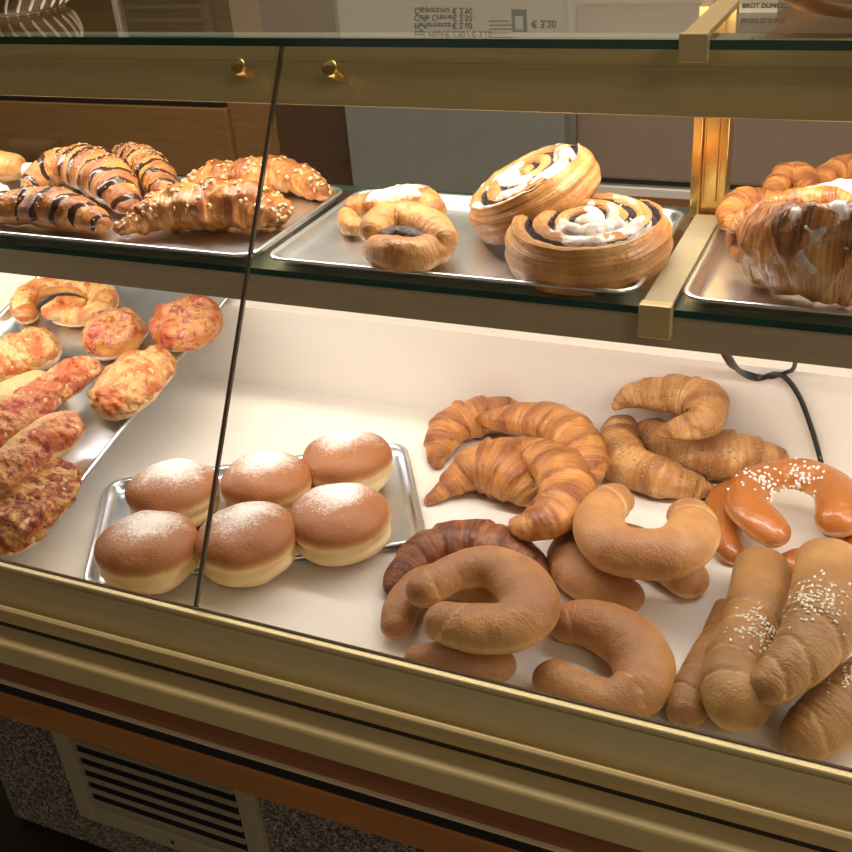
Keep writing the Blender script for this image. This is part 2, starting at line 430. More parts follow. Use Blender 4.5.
def cband(n=3.4, amp=.13, slant=.25, seed=0):
    def f(s, a, p):
        d = abs(s-.5)*2; ph = d*n+slant*math.sin(a+seed)+.25*noise.noise(p*22+Vector((seed, 0, 0)))
        fr_ = ph-math.floor(ph); m = 1+amp*((fr_**1.3)-.55) if fr_ < .88 else 1+amp*((.88**1.3)*(1-(fr_-.88)/.12)-.55)
        return m, max(0, min(1, (fr_-.3)/.6)) if fr_ < .92 else 0
    return f
def rband(edges, depth=.09, wdt=.012, slant=.05, side=1):
    def f(s, a, p):
        m = 1; g = 0
        for e in edges:
            d = s-(e+slant*math.cos(a*1.0+side))
            if d < 0 and d > -.10: m += .03*(1+d/.10)
            k = math.exp(-(d/wdt)**2); m -= depth*k; g = max(g, k if d > 0 else 0)
        return m, g
    return f

CRO = dict(nc=48, ns=130)
def croissant_thing(L, base, lift, mat, label, name='croissant', cat='croissant', group=None, seed=0, n=3.4, amp=.14, flat=.85, disp=.0016, parent=None):
    g = sweep(trace(L, base, lift, flat), 130, 48, flat, cband(n, amp, .3, seed), .9, disp, 55, seed=seed)
    o = g.mesh(name, mat, parent)
    if label: tag(o, label, cat, group)
    return o, g
def scatter(g, name, mat, parent, cnt, cond, size, shape=(1, .62, .4), stuff=True, seed=1, lift=.3):
    rnd = random.Random(seed); c = [(i, j) for i in range(1, g.nr-1) for j in range(g.nc)]
    vs, fs = [], []; tries = 0; k = 0
    while k < cnt and tries < cnt*60:
        tries += 1; i, j = rnd.choice(c); u, v_ = rnd.random(), rnd.random()
        j2 = (j+1) % g.nc
        p = g.P[i][j].lerp(g.P[i][j2], u).lerp(g.P[i+1][j], v_*.9 if i+1 < g.nr else 0)
        if rnd.random() > cond(p, i, j): continue
        n_ = g.N[i][j]; a = n_.orthogonal().normalized(); a = Matrix.Rotation(rnd.random()*6.28, 3, n_) @ a; b_ = n_.cross(a)
        s_ = size*(.8+.4*rnd.random()); ce = p+n_*s_*lift*shape[2]; b0 = len(vs)
        til = (rnd.random()-.5)*.5
        a = (a+n_*til).normalized(); n2 = a.cross(b_)*-1
        for (x, y, z) in ((0, 0, -1), (1, 0, 0), (.5, .85, 0), (-.5, .85, 0), (-1, 0, 0), (-.5, -.85, 0), (.5, -.85, 0), (.5, .3, .85), (-.5, .3, .85), (0, -.5, .85)):
            vs.append(ce+(a*x*shape[0]+b_*y*shape[1]+n2*z*shape[2])*s_)
        for q in range(6): fs.append((b0, b0+1+(q+1) % 6, b0+1+q))
        fs += [(b0+7, b0+8, b0+9), (b0+1, b0+2, b0+7), (b0+2, b0+3, b0+8, b0+7), (b0+3, b0+4, b0+8), (b0+4, b0+5, b0+9, b0+8), (b0+5, b0+6, b0+9), (b0+6, b0+1, b0+7, b0+9)]
        k += 1
    o = link(name, vs, fs, mat, parent)
    if stuff: o['kind'] = 'stuff'
    return o
def thing_of(g, name, label, cat, group=None):
    return empty(name, g.origin(), label, cat, group)

# ================================================================== SETTING
X0, X1 = -1.85, .75
def struct(name, mb, mat, **k): o = mb.build(name, mat, **k); o['kind'] = 'structure'; return o
struct('floor', MB().box(-3.4, 2.4, -4.2, 2.2, -.05, 0), M['tiles'])
gr = MB()
for x in range(-10, 8): gr.box(x*.33-.002, x*.33+.002, -4.19, 2.19, 0, .0006)
for y in range(-12, 7): gr.box(-3.39, 2.39, y*.33-.002, y*.33+.002, 0, .0006)
struct('trim_1', gr, plain('dark_grout', (.05, .04, .03), .8))
struct('wall_back', MB().box(-3.4, 2.4, 2.2, 2.3, 0, 2.7), M['wall'])
struct('wall_left', MB().box(-3.5, -3.4, -4.2, 2.3, 0, 2.7), M['wall'])
struct('wall_right', MB().box(2.4, 2.5, -4.2, 2.3, 0, 2.7), M['wall'])
struct('ceiling', MB().box(-3.5, 2.5, -4.2, 2.3, 2.7, 2.75), M['ceil'])

# ------------------------------------------------------------------ display case
DZ = .868
RY = .982
LZ = .974
case = empty('display_case', (-.55, .8, 0), 'long pastry display case with brass rails, cream deck and granite plinth', 'display case')
MB().box(X0, X1, .548, RY, .846, DZ).build('deck', M['cream'], case)
MB().box(X0, X1, RY, RY+.005, .846, LZ).build('riser', M['cream'], case)
MB().box(X0, X1, RY+.0052, 1.09, LZ-.015, LZ).build('rear_ledge', M['cream'], case)
MB().box(X0, X1, .56, 1.09, .745, .845).build('carcass', M['brownwood'], case)
MB().prism([(.5575, .9045), (.5545, .9060), (.5475, .9060), (.546, .9045), (.546, .862), (.5575, .862)], X0, X1).build('rail_lip', M['brass_rail'], case, bevel=.0008)
MB().prism([(.5455, .902), (.5300, .872), (.536, .868), (.5455, .868)], X0, X1).build('front_rail', M['brass_rail'], case, bevel=.0006)
MB().prism([(.5275, .879), (.5235, .8825), (.5195, .881), (.5185, .874), (.5185, .867), (.5275, .867)], X0, X1).build('rail_bead', M['brass'], case, bevel=.001)
MB().prism([(.56, .8665), (.5225, .8665), (.5225, .858), (.56, .858)], X0, X1).build('shadow_gap', M['black'], case)
MB().prism([(.56, .8575), (.5035, .8575), (.5015, .8555), (.5005, .834), (.56, .834)], X0, X1).build('beige_ledge', M['beige'], case, bevel=.0012)
MB().prism([(.56, .8335), (.511, .8335), (.511, .799), (.56, .799)], X0, X1).build('upper_wood_strip', M['wood_dark'], case)
MB().prism([(.56, .7985), (.5075, .7985), (.5075, .7965), (.56, .7965)], X0, X1).build('metal_trim', M['chrome'], case, bevel=.0005)
MB().prism([(.56, .796), (.5095, .796), (.5095, .783), (.56, .783)], X0, X1).build('trim_gap', M['black'], case)
MB().prism([(.58, .7825), (.508, .7825), (.508, .749), (.58, .749)], X0, X1).build('lower_wood_rail', M['wood'], case, bevel=.001)
MB().box(-1.27, X1, .84, 1.05, .012, .744).build('granite_plinth', M['granite'], case)
# vent
vent = MB()
VX0, VX1, VZ0, VZ1 = -1.092, -.728, .098, .42
fr = MB().box(VX0, VX0+.032, .828, .8398, VZ0, VZ1).box(VX1-.032, VX1, .828, .8398, VZ0, VZ1).box(VX0+.032, VX1-.032, .828, .8398, VZ0, VZ0+.035).box(VX0+.032, VX1-.032, .828, .8398, VZ1-.03, VZ1)
vg = fr.build('vent_grille', M['ventbeige'], case, bevel=.0015); vg['label'] = 'beige louvred vent grille'; vg['_o'] = tuple(case.location)
MB().box(VX0+.033, VX1-.033, .8388, .8397, VZ0+.036, VZ1-.031).build('vent_opening', M['black'], vg)
z = VZ0+.05
while z < VZ1-.04:
    T = Matrix.Translation((0, .8295, z)) @ Matrix.Rotation(math.radians(6), 4, 'X')
    MB().box(VX0+.0325, VX1-.0325, -.0034, .0034, -.0008, .0014, T=T).build('vent_slat', M['ventbeige'], vg)
    z += .0265
MB().cyl((-.905, .827, .115), (-.905, .8285, .115), .004, 12).build('vent_screw', M['black'], vg)

# shelf
GY = lambda zz: .5515+(zz-.9)*.6447
SF = .7395
shelf = empty('glass_shelf', (-.55, .85, 1.132), 'green-edged middle glass shelf carrying three aluminium trays', 'shelf')
MB().box(X0, X1, SF, .965, 1.132, 1.138, mi=[0, 0, 1, 1, 1, 1]).build('shelf_pane', M['shelfglass'], shelf, mats=[M['shelfglass'], M['edge']])
hs = MB().prism([(.747, 1.131), (.744, 1.131), (.744, 1.1035), (.747, 1.1035)], X0, X1).prism([(.785, 1.131), (.7472, 1.131), (.7472, 1.128), (.785, 1.128)], X0, X1)
hs.build('lamp_housing', M['brass_grey'], shelf)
MB().cyl((X0+.02, .765, 1.116), (X1-.02, .765, 1.116), .006, 16).build('lamp_tube', M['lamp'], shelf, smooth=True)
MB().box(-.173, -.1505, .7405, .935, 1.1382, 1.1425).build('shelf_strap', M['brass_grey'], shelf, bevel=.0006)
MB().box(-.1735, -.149, .7285, .7385, 1.1175, 1.1445).build('shelf_clip', M['brass'], shelf, bevel=.0012)
post = MB().box(-.1795, -.1715, .938, .963, 1.1385, 1.318).box(-.1550, -.1490, .938, .963, 1.1385, 1.318).box(-.1715, -.1550, .945, .963, 1.1385, 1.318)
po = post.build('shelf_post', M['brass_post'], case, bevel=.0008)
MB().box(-.169, -.1575, .9425, .945, 1.152, 1.318).build('post_channel', M['brass_post'], case, bevel=.0008)
# more posts further along, out of the picture's centre
for xx in (-1.45, .62):
    MB().box(xx-.0135, xx+.0135, .938, .963, 1.1385, 1.318).build('shelf_post', M['brass_post'], case, bevel=.0008)

# top bar with lamp, top glass
tb = MB().prism([(GY(1.266)+.009, 1.266), (GY(1.266)+.013, 1.2645), (GY(1.311)+.013, 1.313), (GY(1.311)+.007, 1.311)], X0, X1)
MB().prism([(.851, 1.3135), (.8345, 1.3135), (.8345, 1.3115), (.851, 1.3115)], X0, X1).build('lamp_cover', M['greywall'], case)
bar = tb.build('top_lamp_bar', M['brass'], case); bar['label'] = 'wide brass front bar hiding the upper lamp'
MB().cyl((X0+.02, .842, 1.300), (X1-.02, .842, 1.300), .006, 16).build('upper_lamp_tube', M['lamp'], case, smooth=True)
tg = MB().box(X0, X1, .775, 1.02, 1.3175, 1.3240, mi=[0, 0, 1, 1, 1, 1]).build('top_glass', M['shelfglass'], mats=[M['shelfglass'], M['edge']])
tag(tg, 'green-edged top glass counter above the brass bar', 'glass shelf')
tbk = empty('top_bracket', (-.15, .86, 1.3242), 'brass bracket strap clipped over the front edge of the top glass', 'bracket')
MB().box(-.158, -.141, .7755, 1.02, 1.3242, 1.329).build('strap', M['brass'], tbk, bevel=.0005)
MB().box(-.1595, -.1395, .767, .7745, 1.3105, 1.3295).build('clip', M['brass'], tbk, bevel=.001)
# front glass panes
GT = 1.2985
def pane(x0, x1, label):
    th = .0028
    pr_ = [(GY(.9065), .9065), (GY(GT), GT), (GY(GT)-th, GT+.001), (GY(.9065)-th, .9072)]
    m_ = MB(); b0 = 0
    m_.prism(pr_, x0, x1)
    m_.m = [1, 1]+[0, 1, 0, 1]
    e = empty('front_glass_pane', (x0, GY(.9), .9), label, 'glass pane', 'sloping front panes')
    m_.build('pane', M['glass'], e, mats=[M['glass'], M['darkedge']])
    return e
p1 = pane(X0, -.5036, 'left sloping front glass pane, in front of the tilted tray of cheese breads')
p2 = pane(-.5004, X1, 'right sloping front glass pane, in front of the croissants and horn rolls')
nv = Vector((0, -.8405, .5418))   # outward from the glass
for px, py, pp in ((250, 70, p1), (340, 72, p2)):
    c = aty(px, py, .802); zc = 1.288; c = Vector((c.x, GY(zc), zc))
    m_ = MB().cyl(c+nv*.0026, c+nv*.016, .0052, 24).cyl(c+nv*.016, c+nv*.021, .0068, 24)
    m_.build('clamp_knob', M['brass_post'], pp, bevel=.0012)
sl = MB().box(-.5035, -.5005, -.0031, .0000, 0, .482, T=Matrix.Translation((0, GY(.9065), .9065)) @ Matrix.Rotation(-math.atan(.6447), 4, 'X'))
sl.build('joint_seal', M['darkedge'], p2)
# ------------------------------------------------------------------ cable
cy = .9755
cb = empty('power_cable', (-.1, .92, 1.0), 'black twisted power cable hanging from under the glass shelf', 'cable')
def cpt(px, py, y=cy): return aty(px, py, y)
tube('cable_strand', [Vector((cpt(724, 350).x, .80, 1.127)), cpt(725, 357, .89), cpt(737, 369, .95), cpt(757, 376), cpt(772, 377), cpt(784, 373), cpt(795, 363, .94), Vector((cpt(800, 355).x, .80, 1.127))], .0022, M['cable'], cb)
tube('cable_strand', [Vector((cpt(727, 350).x, .795, 1.127)), cpt(730, 358, .887), cpt(742, 373, .95), cpt(758, 379, .971), cpt(774, 374, .970), cpt(786, 378), cpt(800, 398), cpt(812, 430), cpt(820, 458, .973), cpt(824, 476, .95)], .0026, M['cable'], cb)

# ------------------------------------------------------------------ trays
def tray(cx, cy_, L, W, rot, z, h=.011, label='', tilt=0, group='aluminium baking trays'):
    T = Matrix.Translation((cx, cy_, z)) @ Matrix.Rotation(rot, 4, 'Z') @ Matrix.Rotation(tilt, 4, 'X')
    def rr(a, b_, r, zz):
        out = []
        for sx, sy, a0 in ((1, 1, 0), (-1, 1, 90), (-1, -1, 180), (1, -1, 270)):
            for k in range(6):
                t = math.radians(a0+k*18); out.append(Vector((sx*(a-r)+r*math.cos(t), sy*(b_-r)+r*math.sin(t), zz)))
        return out
    a, b_ = L/2, W/2
    prof = [(-.012, .0012, .004), (-.009, .0012, .007), (-.0045, .002, .010), (-.001, h*.85, .014), (0, h, .015), (.0035, h+.0012, .018), (.0055, h, .020), (.0052, h-.0012, .0195), (.0035, h-.0004, .018), (.0008, h-.0014, .015), (-.003, .0006, .011), (-.009, 0, .007), (-.012, 0, .004)]
    vs, fs = [], []
    for (e, zz, r) in prof: vs += [T @ p for p in rr(a-.0055+e, b_-.0055+e, r, zz)]
    k = 24
    for i in range(len(prof)-1):
        for j in range(k): fs.append((i*k+j, (i+1)*k+j, (i+1)*k+(j+1) % k, i*k+(j+1) % k))
    fs.append(tuple(range(k))); fs.append(tuple(range((len(prof)-1)*k+k-1, (len(prof)-1)*k-1, -1)))
    o = link('baking_tray', vs, fs, M['alu'], origin=Vector((cx, cy_, z)))
    return tag(o, label, 'tray', group)
tray(-.556, .733, .323, .186, math.radians(31), DZ+.0004, .010, 'small aluminium tray holding the six sugared doughnuts')
tray(-.343, .8365, .329, .192, 0, 1.1382, .009, 'aluminium tray under the two spiral buns on the glass shelf')
tray(-.729, .8365, .42, .192, 0, 1.1382, .009, 'aluminium tray under the chocolate and almond croissants on the glass shelf')
tray(.036, .8365, .366, .192, 0, 1.1382, .009, 'aluminium tray under the icing-topped flaky pastries at right on the glass shelf')
TS = .248; TB = .8665
tb_ = lambda y: TB+TS*(y-.55)+.0045
cyT = .797
tray(-.874, cyT, .295, .437, 0, TB+TS*(cyT-.55)+.0005, .011, 'large tilted aluminium tray at left holding the cheese breads', tilt=math.atan(TS))

# ------------------------------------------------------------------ doughnuts
def lathe(cx, cy_, z, prof, nc=56, T=None, ell=1.0, amp=0, fr=30, seed=0, nr=60):
    K = smooth_path([(Vector((r, 0, zz)), 0) for r, zz in prof], nr)
    rows = []; tops = []; zm = max(q[1] for q in prof)
    for (p, _) in K:
        r = max(p.x, .0004); rows.append([Vector((r*math.cos(2*PI*j/nc), r*math.sin(2*PI*j/nc)*ell, p.z)) for j in range(nc)])
        tops.append([max(0, min(1, p.z/zm))]*nc)
    g = Grid(rows, None, tops); sv = Vector((seed*2.3, seed, seed*.7))
    if amp: g.displace(lambda p, i, j: amp*fbm(p+sv, fr, 2))
    g.transform(Matrix.Translation((cx, cy_, z)) @ (T or Matrix.Identity(4)))
    return g
DL = [(149, 550, 'front-left of the six, beside the tray corner'), (248, 541, 'front row, behind the glass joint'), (340, 521, 'front right of the six, nearest the croissants'),
      (173, 494, 'back row, left end'), (266, 485, 'back row, middle one'), (348, 463, 'back row, right end')]
for i, (px, py, wh) in enumerate(DL):
    p, t = at(px, py+1, .900); R = .0475+(.0012 if i < 3 else -.001)
    g = lathe(p.x, p.y, DZ+.0022, [(0, .0), (R*.55, .0005), (R*.86, .0085), (R*.985, .019), (R*.965, .0255), (R*1.0, .034), (R*.945, .0435), (R*.70, .0520), (R*.36, .0555), (0, .0560)],
              T=Matrix.Rotation(random.uniform(-.07, .07), 4, 'X') @ Matrix.Rotation(random.uniform(-.06, .06), 4, 'Y'), amp=.0022, fr=28, seed=i+1, ell=.97)
    # wrinkled waist
    g.displace(lambda p, a, b_: -.0034*max(0, 1-abs(p.z-(DZ+.0255+.004*noise.noise(p*30)))/.005)*(1+.9*noise.noise(p*70)))
    tag(g.mesh('sugared_doughnut', M['berliner'], origin=Vector((p.x, p.y, DZ+.002))), 'round filled doughnut dusted with powdered sugar, '+wh, 'doughnut', 'sugared doughnuts on the small tray')

# ------------------------------------------------------------------ deck: croissants
GC = 'plain butter croissants on the deck'
croissant_thing([(436, 468, 5), (439, 447, 16), (453, 427, 23), (482, 417, 24), (512, 415, 19), (534, 420, 8)], DZ, .001, M['cro'], 'butter croissant at the back left of the croissant pile, tip curling down', group=GC, seed=1)
croissant_thing([(425, 504, 4), (446, 489, 13), (472, 472, 27), (502, 469, 37), (530, 485, 31), (546, 506, 15)], DZ, .001, M['cro'], 'butter croissant with its pointed tip towards the doughnut tray', group=GC, seed=2)
croissant_thing([(477, 417, 5), (497, 420, 14), (527, 420, 21), (558, 427, 26), (579, 448, 27), (587, 470, 21), (589, 488, 9)], DZ, .026, M['cro'], 'large arched butter croissant on top at the back of the pile', group=GC, seed=3)
croissant_thing([(521, 441, 6), (537, 454, 19), (559, 470, 27), (567, 494, 29), (552, 517, 26), (529, 526, 19), (511, 525, 8)], DZ, .034, M['cro'], 'butter croissant curving down in front, topmost of the croissant pile', group=GC, seed=4)
croissant_thing([(388, 594, 8), (402, 574, 17), (428, 553, 25), (465, 545, 29), (500, 551, 29), (528, 567, 23), (546, 584, 10)], DZ, .001, M['cro_dark'], 'dark baked croissant half hidden behind the plain ring roll', group=GC, seed=5)
GS = 'wholegrain croissants by the back panel'
croissant_thing([(632, 413, 7), (619, 434, 19), (623, 461, 25), (645, 473, 23), (669, 481, 22), (692, 487, 15), (714, 492, 6)], DZ, .001, M['cro_seed'], 'wholegrain croissant at front left of the three seeded ones', group=GS, seed=6, flat=1.0)
croissant_thing([(640, 424, 10), (662, 441, 20), (700, 452, 26), (728, 458, 27), (760, 458, 19), (786, 459, 8)], DZ, .001, M['cro_seed'], 'wholegrain croissant lying underneath behind the sugared brioche', group=GS, seed=7, flat=1.05)
croissant_thing([(612, 409, 4), (631, 397, 13), (656, 395, 18), (684, 397, 22), (705, 407, 24), (699, 424, 19), (676, 430, 12), (657, 434, 5)], DZ, .056, M['cro_seed'], 'wholegrain croissant on top, arched against the cream back panel', group=GS, seed=8, flat=1.05)

# ------------------------------------------------------------------ plain curved rolls
GR = 'plain curved milk rolls'
def roll(L, lift, mat, label, name='curved_roll', cat='bread roll', group=GR, band=None, seed=0, base=DZ, flat=.85, amp=.0011):
    g = sweep(trace(L, base, lift, flat), 110, 44, flat, band, .85, amp, 30, seed=seed)
    o = g.mesh(name, mat); tag(o, label, cat, group); return o, g
roll([(397, 637, 14), (399, 618, 18), (409, 598, 20), (432, 583, 22), (468, 585, 22), (500, 600, 20)], .002, M['milk'], 'curved milk roll whose end sticks out left from under the ring roll', seed=1)
roll([(405, 657, 13), (430, 660, 20), (462, 664, 22), (492, 665, 21), (514, 662, 15)], .0, M['milk'], 'milk roll lying under the front ring roll, against the glass', seed=2)
roll([(409, 600, 17), (429, 588, 21), (456, 573, 22), (487, 568, 24), (517, 580, 28), (530, 606, 31), (512, 627, 30), (483, 630, 28), (454, 625, 25), (427, 617, 21)], .030, M['milk'], 'plain ring-shaped milk roll on top, overlapping ends at left', seed=3, band=rband([.1, .88], .04, .010, .03))
roll([(644, 603, 16), (612, 592, 24), (582, 575, 27), (573, 555, 25), (603, 543, 26), (648, 552, 24), (680, 573, 24), (696, 594, 19)], .0, M['milk'], 'curved milk roll underneath the horseshoe roll', seed=4)
roll([(633, 501, 15), (611, 503, 22), (599, 524, 26), (613, 548, 29), (646, 556, 30), (678, 551, 30), (693, 528, 26), (683, 507, 19)], .040, M['milk'], 'horseshoe milk roll on top of another, open towards the croissants', seed=5, band=rband([.12, .88], .05, .012, .03))
roll([(549, 630, 22), (578, 623, 26), (612, 632, 31), (640, 657, 32), (641, 688, 30), (614, 703, 27), (582, 694, 24), (556, 680, 23), (541, 669, 19)], .0, M['milk'], 'ring-shaped milk roll lying flat, front centre against the glass', seed=6, band=rband([.62], .03, .006, .02))
GH = 'ribbed horn rolls in the front corner'
roll([(726, 603, 10), (720, 636, 18), (702, 676, 22), (688, 705, 22), (684, 726, 17)], .0, M['horn'], 'ribbed horn roll, leftmost of the ribbed horns', 'horn_roll', group=GH, band=rband([.36, .54, .72, .86]), seed=7)
oS, gS = roll([(763, 556, 26), (761, 590, 30), (750, 630, 31), (738, 668, 34), (739, 700, 36), (757, 727, 27)], .010, M['horn'], None, 'horn_roll_body', None, None, band=rband([.46, .57, .75, .88], .09, .009), seed=8)
oU, gU = roll([(789, 752, 20), (815, 729, 31), (846, 705, 34), (872, 680, 30), (893, 655, 20)], .0, M['horn'], None, 'horn_roll_body', None, None, band=rband([.16, .36, .56, .72], .09, .010, side=2), seed=9)
oT, gT = roll([(824, 549, 28), (830, 580, 35), (822, 622, 37), (803, 655, 32), (778, 679, 25), (758, 699, 18)], .034, M['horn'], None, 'horn_roll_body', None, None, band=rband([.44, .62, .78, .9], .09, .009), seed=10)
def topped(o, g, name, label, cat, group):
    e = thing_of(g, name, label, cat, group); loc = Vector(o.location); o.parent = e; o.location = loc-e.location
    return e
def near(px, py, rad):
    d = ray(px, py).normalized()
    def f(p, i, j):
        v = p-EYE; q = (v-d*v.dot(d)).length
        return math.exp(-(q/rad)**2) if g_top(p, i, j) else 0
    return f
def g_top(p, i, j): return True
def facing(g, c, rad):
    # seeds thickest round a point of the crust
    def off(q):
        v = q-EYE; d = -v.dot(B_); return math.hypot(426+F*v.dot(R_)/d-c[0], 426-F*v.dot(U_)/d-c[1])
    best = min((off(g.P[i][j]), i, j) for i in range(g.nr) for j in range(g.nc) if g.N[i][j].dot(EYE-g.P[i][j]) > 0)
    ctr = g.P[best[1]][best[2]]
    return lambda p, i, j: math.exp(-((p-ctr).length/rad)**2)
eS = topped(oS, gS, 'horn_roll', 'ribbed horn roll with sesame, standing between the leftmost and the topmost horn', 'bread roll', GH)
scatter(gS, 'sesame_seeds', M['sesame'], eS, 120, facing(gS, (757, 626), .017), .0019, seed=3)
eT = topped(oT, gT, 'horn_roll', 'ribbed horn roll with sesame, topmost and crossing over the others', 'bread roll', GH)
scatter(gT, 'sesame_seeds', M['sesame'], eT, 130, facing(gT, (815, 597), .016), .0019, seed=4)
eU = topped(oU, gU, 'horn_roll', 'ribbed horn roll in the lower right corner, underneath against the glass', 'bread roll', GH)
scatter(gU, 'sesame_seeds', M['sesame'], eU, 40, facing(gU, (856, 680), .014), .0019, seed=5)
# brioche
GB = 'glazed sweet rolls at the right'
roll([(740, 563, 9), (728, 545, 16), (722, 521, 18), (724, 500, 16), (735, 486, 10)], .0, M['brioche'], 'glossy reddish brioche roll tucked between milk rolls and the sugared brioche', 'brioche_roll', group=GB, seed=11)
oO, gO = roll([(786, 543, 15), (766, 527, 20), (748, 507, 22), (753, 487, 21), (779, 476, 18), (808, 477, 20), (833, 491, 22), (840, 513, 24), (828, 532, 18)], .026, M['brioche'], None, 'brioche_crust', None, None, seed=12)
eO = topped(oO, gO, 'brioche_horseshoe', 'glossy horseshoe brioche sprinkled with pearl sugar', 'pastry', GB)
scatter(gO, 'pearl_sugar', M['pearl'], eO, 70, facing(gO, (762, 480), .016), .0017, (1, .8, .7), seed=6)
scatter(gO, 'pearl_sugar', M['pearl'], eO, 60, facing(gO, (803, 473), .014), .0017, (1, .8, .7), seed=7)
roll([(778, 570, 14), (800, 562, 16), (824, 560, 14)], .0, M['brioche'], 'glossy brioche piece lying beneath the sugared horseshoe', 'brioche_roll', group=GB, seed=13)
roll([(858, 575, 18), (868, 545, 24), (872, 515, 20)], .002, M['brioche'], 'glossy brioche roll at the far right edge of the picture', 'brioche_roll', group=GB, seed=14)
p, t = at(851, 482, .925)
g = lathe(p.x, p.y, DZ+.0005, [(0, 0), (.018, .001), (.026, .012), (.0265, .022), (.021, .034), (.010, .040), (0, .041)], amp=.003, fr=40, seed=3)
tag(g.mesh('seeded_bun', M['seedroll']), 'small seed-covered bun at the right edge behind the brioche', 'bread roll')

# ------------------------------------------------------------------ left tray: cheese breads
GL = 'savoury cheese breads on the tilted tray'
def topbread(L, lift, body, top, label, name='cheese_bread', flat=.6, lim=.25, off=.0016, seed=0, bumpf=.0036, base=tb_, side=None, cat='savoury bread', group=GL, part='cheese_topping', amp=.0014):
    g = sweep(trace(L, base, lift, flat), 130, 64, flat, None, .9, amp*1.6, 32, seed=seed)
    e = thing_of(g, name, label, cat, group); g.mesh('bread', body, e)
    def f(p, i, j):
        a = 2*PI*j/g.nc; h = -math.cos(a+(side or 0)); ed = min(i, g.nr-1-i)/g.nr*6
        return min(h-lim, ed-.25)+.28*fbm(p, 70, 2)
    g.skin(part, top, f, off, e, bumpf, 110); return e, g
# round ring with egg and cheese
g = sweep(trace([(30, 321, 11), (23, 306, 13), (34, 292, 13), (58, 285, 12), (85, 286, 13), (104, 298, 14), (98, 313, 13), (76, 319, 12), (55, 315, 11)], tb_, 0, .8), 90, 40, .8, None, .85, .001, 35)
e = thing_of(g, 'cheese_ring', 'round glazed ring roll filled with egg and grated cheese, back left of the tilted tray', 'savoury bread', GL)
g.mesh('roll_ring', M['brioche'], e)
p, t = at(64, 303, tb_(.93)+.016)
zz = tb_(p.y)
gi = lathe(p.x, p.y, zz+.004, [(0, .0), (.022, .001), (.030, .008), (.022, .014), (.010, .016), (0, .0165)], amp=.004, fr=60, seed=8)
gi.mesh('egg_filling', M['eggcheese'], e)
g.skin('cheese_topping', M['eggcheese'], lambda p, i, j: (-math.cos(2*PI*j/g.nc)-.45+.6*(i/g.nr-.35))+.45*fbm(p, 80, 2) if i/g.nr > .12 else -.3, .0012, e, .0025, 120)
def bun(px, py, rx, label, top, h=.041, seed=0, ell=.95, base=tb_, body='brioche', lim=.012, lift=0):
    z0 = base(.8)+h*.5
    for _ in range(8):
        p, t = at(px, py, z0); z0 = base(p.y)+h*.5
    R = rx*t/F
    g = lathe(p.x, p.y, base(p.y)+.001+lift, [(0, 0), (R*.7, .001), (R*.97, h*.28), (R, h*.45), (R*.84, h*.78), (R*.45, h*.97), (0, h)], T=Matrix.Rotation(math.atan(TS) if base is tb_ else 0, 4, 'X'), amp=.0028, fr=38, seed=seed, ell=ell)
    e = thing_of(g, 'ham_cheese_bun', label, 'savoury bread', GL); g.mesh('bun', M[body], e)
    zc = base(p.y)
    g.skin('ham_topping', M[top], lambda q, i, j: (i/g.nr-.50)*3.0+.55*fbm(q, 45, 2), .0016, e, .003, 100)
    return e
bun(117, 331, 33, 'round bun topped with ham and cheese, middle of the tray between ring and oval bread', 'ham', seed=2)
bun(189, 321, 37, 'round ham and cheese bun alone in the back right corner of the tilted tray', 'ham', seed=5)
topbread([(104, 418, 24), (114, 404, 32), (134, 383, 34), (151, 366, 30), (157, 358, 24)], .0, M['bread_pale'], M['cheese'], 'oval bread with browned cheese and ham near the right rim of the tilted tray', 'cheese_flatbread', .62, -.1, seed=1)
topbread([(-30, 378, 26), (5, 364, 31), (38, 352, 31), (62, 344, 25)], .003, M['bread_pale'], M['cheese'], 'wide bread under pale melted cheese, behind the baguette halves', 'cheese_flatbread', .7, -.1, seed=2)
roll([(-25, 418, 19), (8, 400, 22), (35, 388, 20), (54, 380, 15)], .005, M['bread_pale'], 'plain pale bread end with no topping, wedged between the cheese breads', 'bread_piece', 'savoury bread', GL, base=tb_, seed=3)
topbread([(96, 362, 12), (75, 376, 18), (45, 397, 21), (12, 422, 23), (-20, 447, 22)], .020, M['bread_pale'], M['ham'], 'long baguette half with ham and cheese, upper of the two leaning ones', 'topped_baguette', .85, .0, seed=4, side=-.5)
topbread([(80, 422, 17), (58, 435, 23), (30, 455, 26), (4, 479, 26), (-14, 497, 23)], .018, M['bread_pale'], M['ham'], 'baguette half lying on its side with its pale crust showing', 'topped_baguette', .95, .62, seed=5, side=-.9)
topbread([(66, 466, 24), (48, 488, 33), (22, 519, 37), (4, 538, 36), (-8, 549, 32)], .0, M['bread_pale'], M['bacon'], 'baguette half with bacon cubes and cheese, at the front of the tilted tray', 'topped_baguette', .62, -.25, seed=6)

# ------------------------------------------------------------------ glass shelf, left tray
SZ = 1.1415
GCH = 'chocolate-striped croissants on the glass shelf'
def choc(L, lift, label, seed):
    g = sweep(trace(L, SZ, lift, .9), 130, 48, .9, cband(3.2, .14, .3, seed), .9, .0018, 60, seed=seed)
    e = thing_of(g, 'chocolate_croissant', label, 'croissant', GCH); g.mesh('croissant_body', M['cro'], e)
    def f(p, i, j):
        s = i/g.nr; a = 2*PI*j/g.nc
        st = math.sin(s*62+seed+1.2*math.sin(a)+1.8*fbm(p, 40, 2)); return min(.4*(st-.55)+.12*fbm(p, 90, 2), -math.cos(a)+.25)
    g.skin('chocolate_stripes', M['choc'], f, .0007, e)
    scatter(g, 'nut_crumbs', M['almond'], e, 260, lambda p, i, j: max(0, -math.cos(2*PI*j/g.nc)-.3)*(1 if .25 < i/g.nr < .65 else .1), .0011, (1, .8, .6), seed=seed)
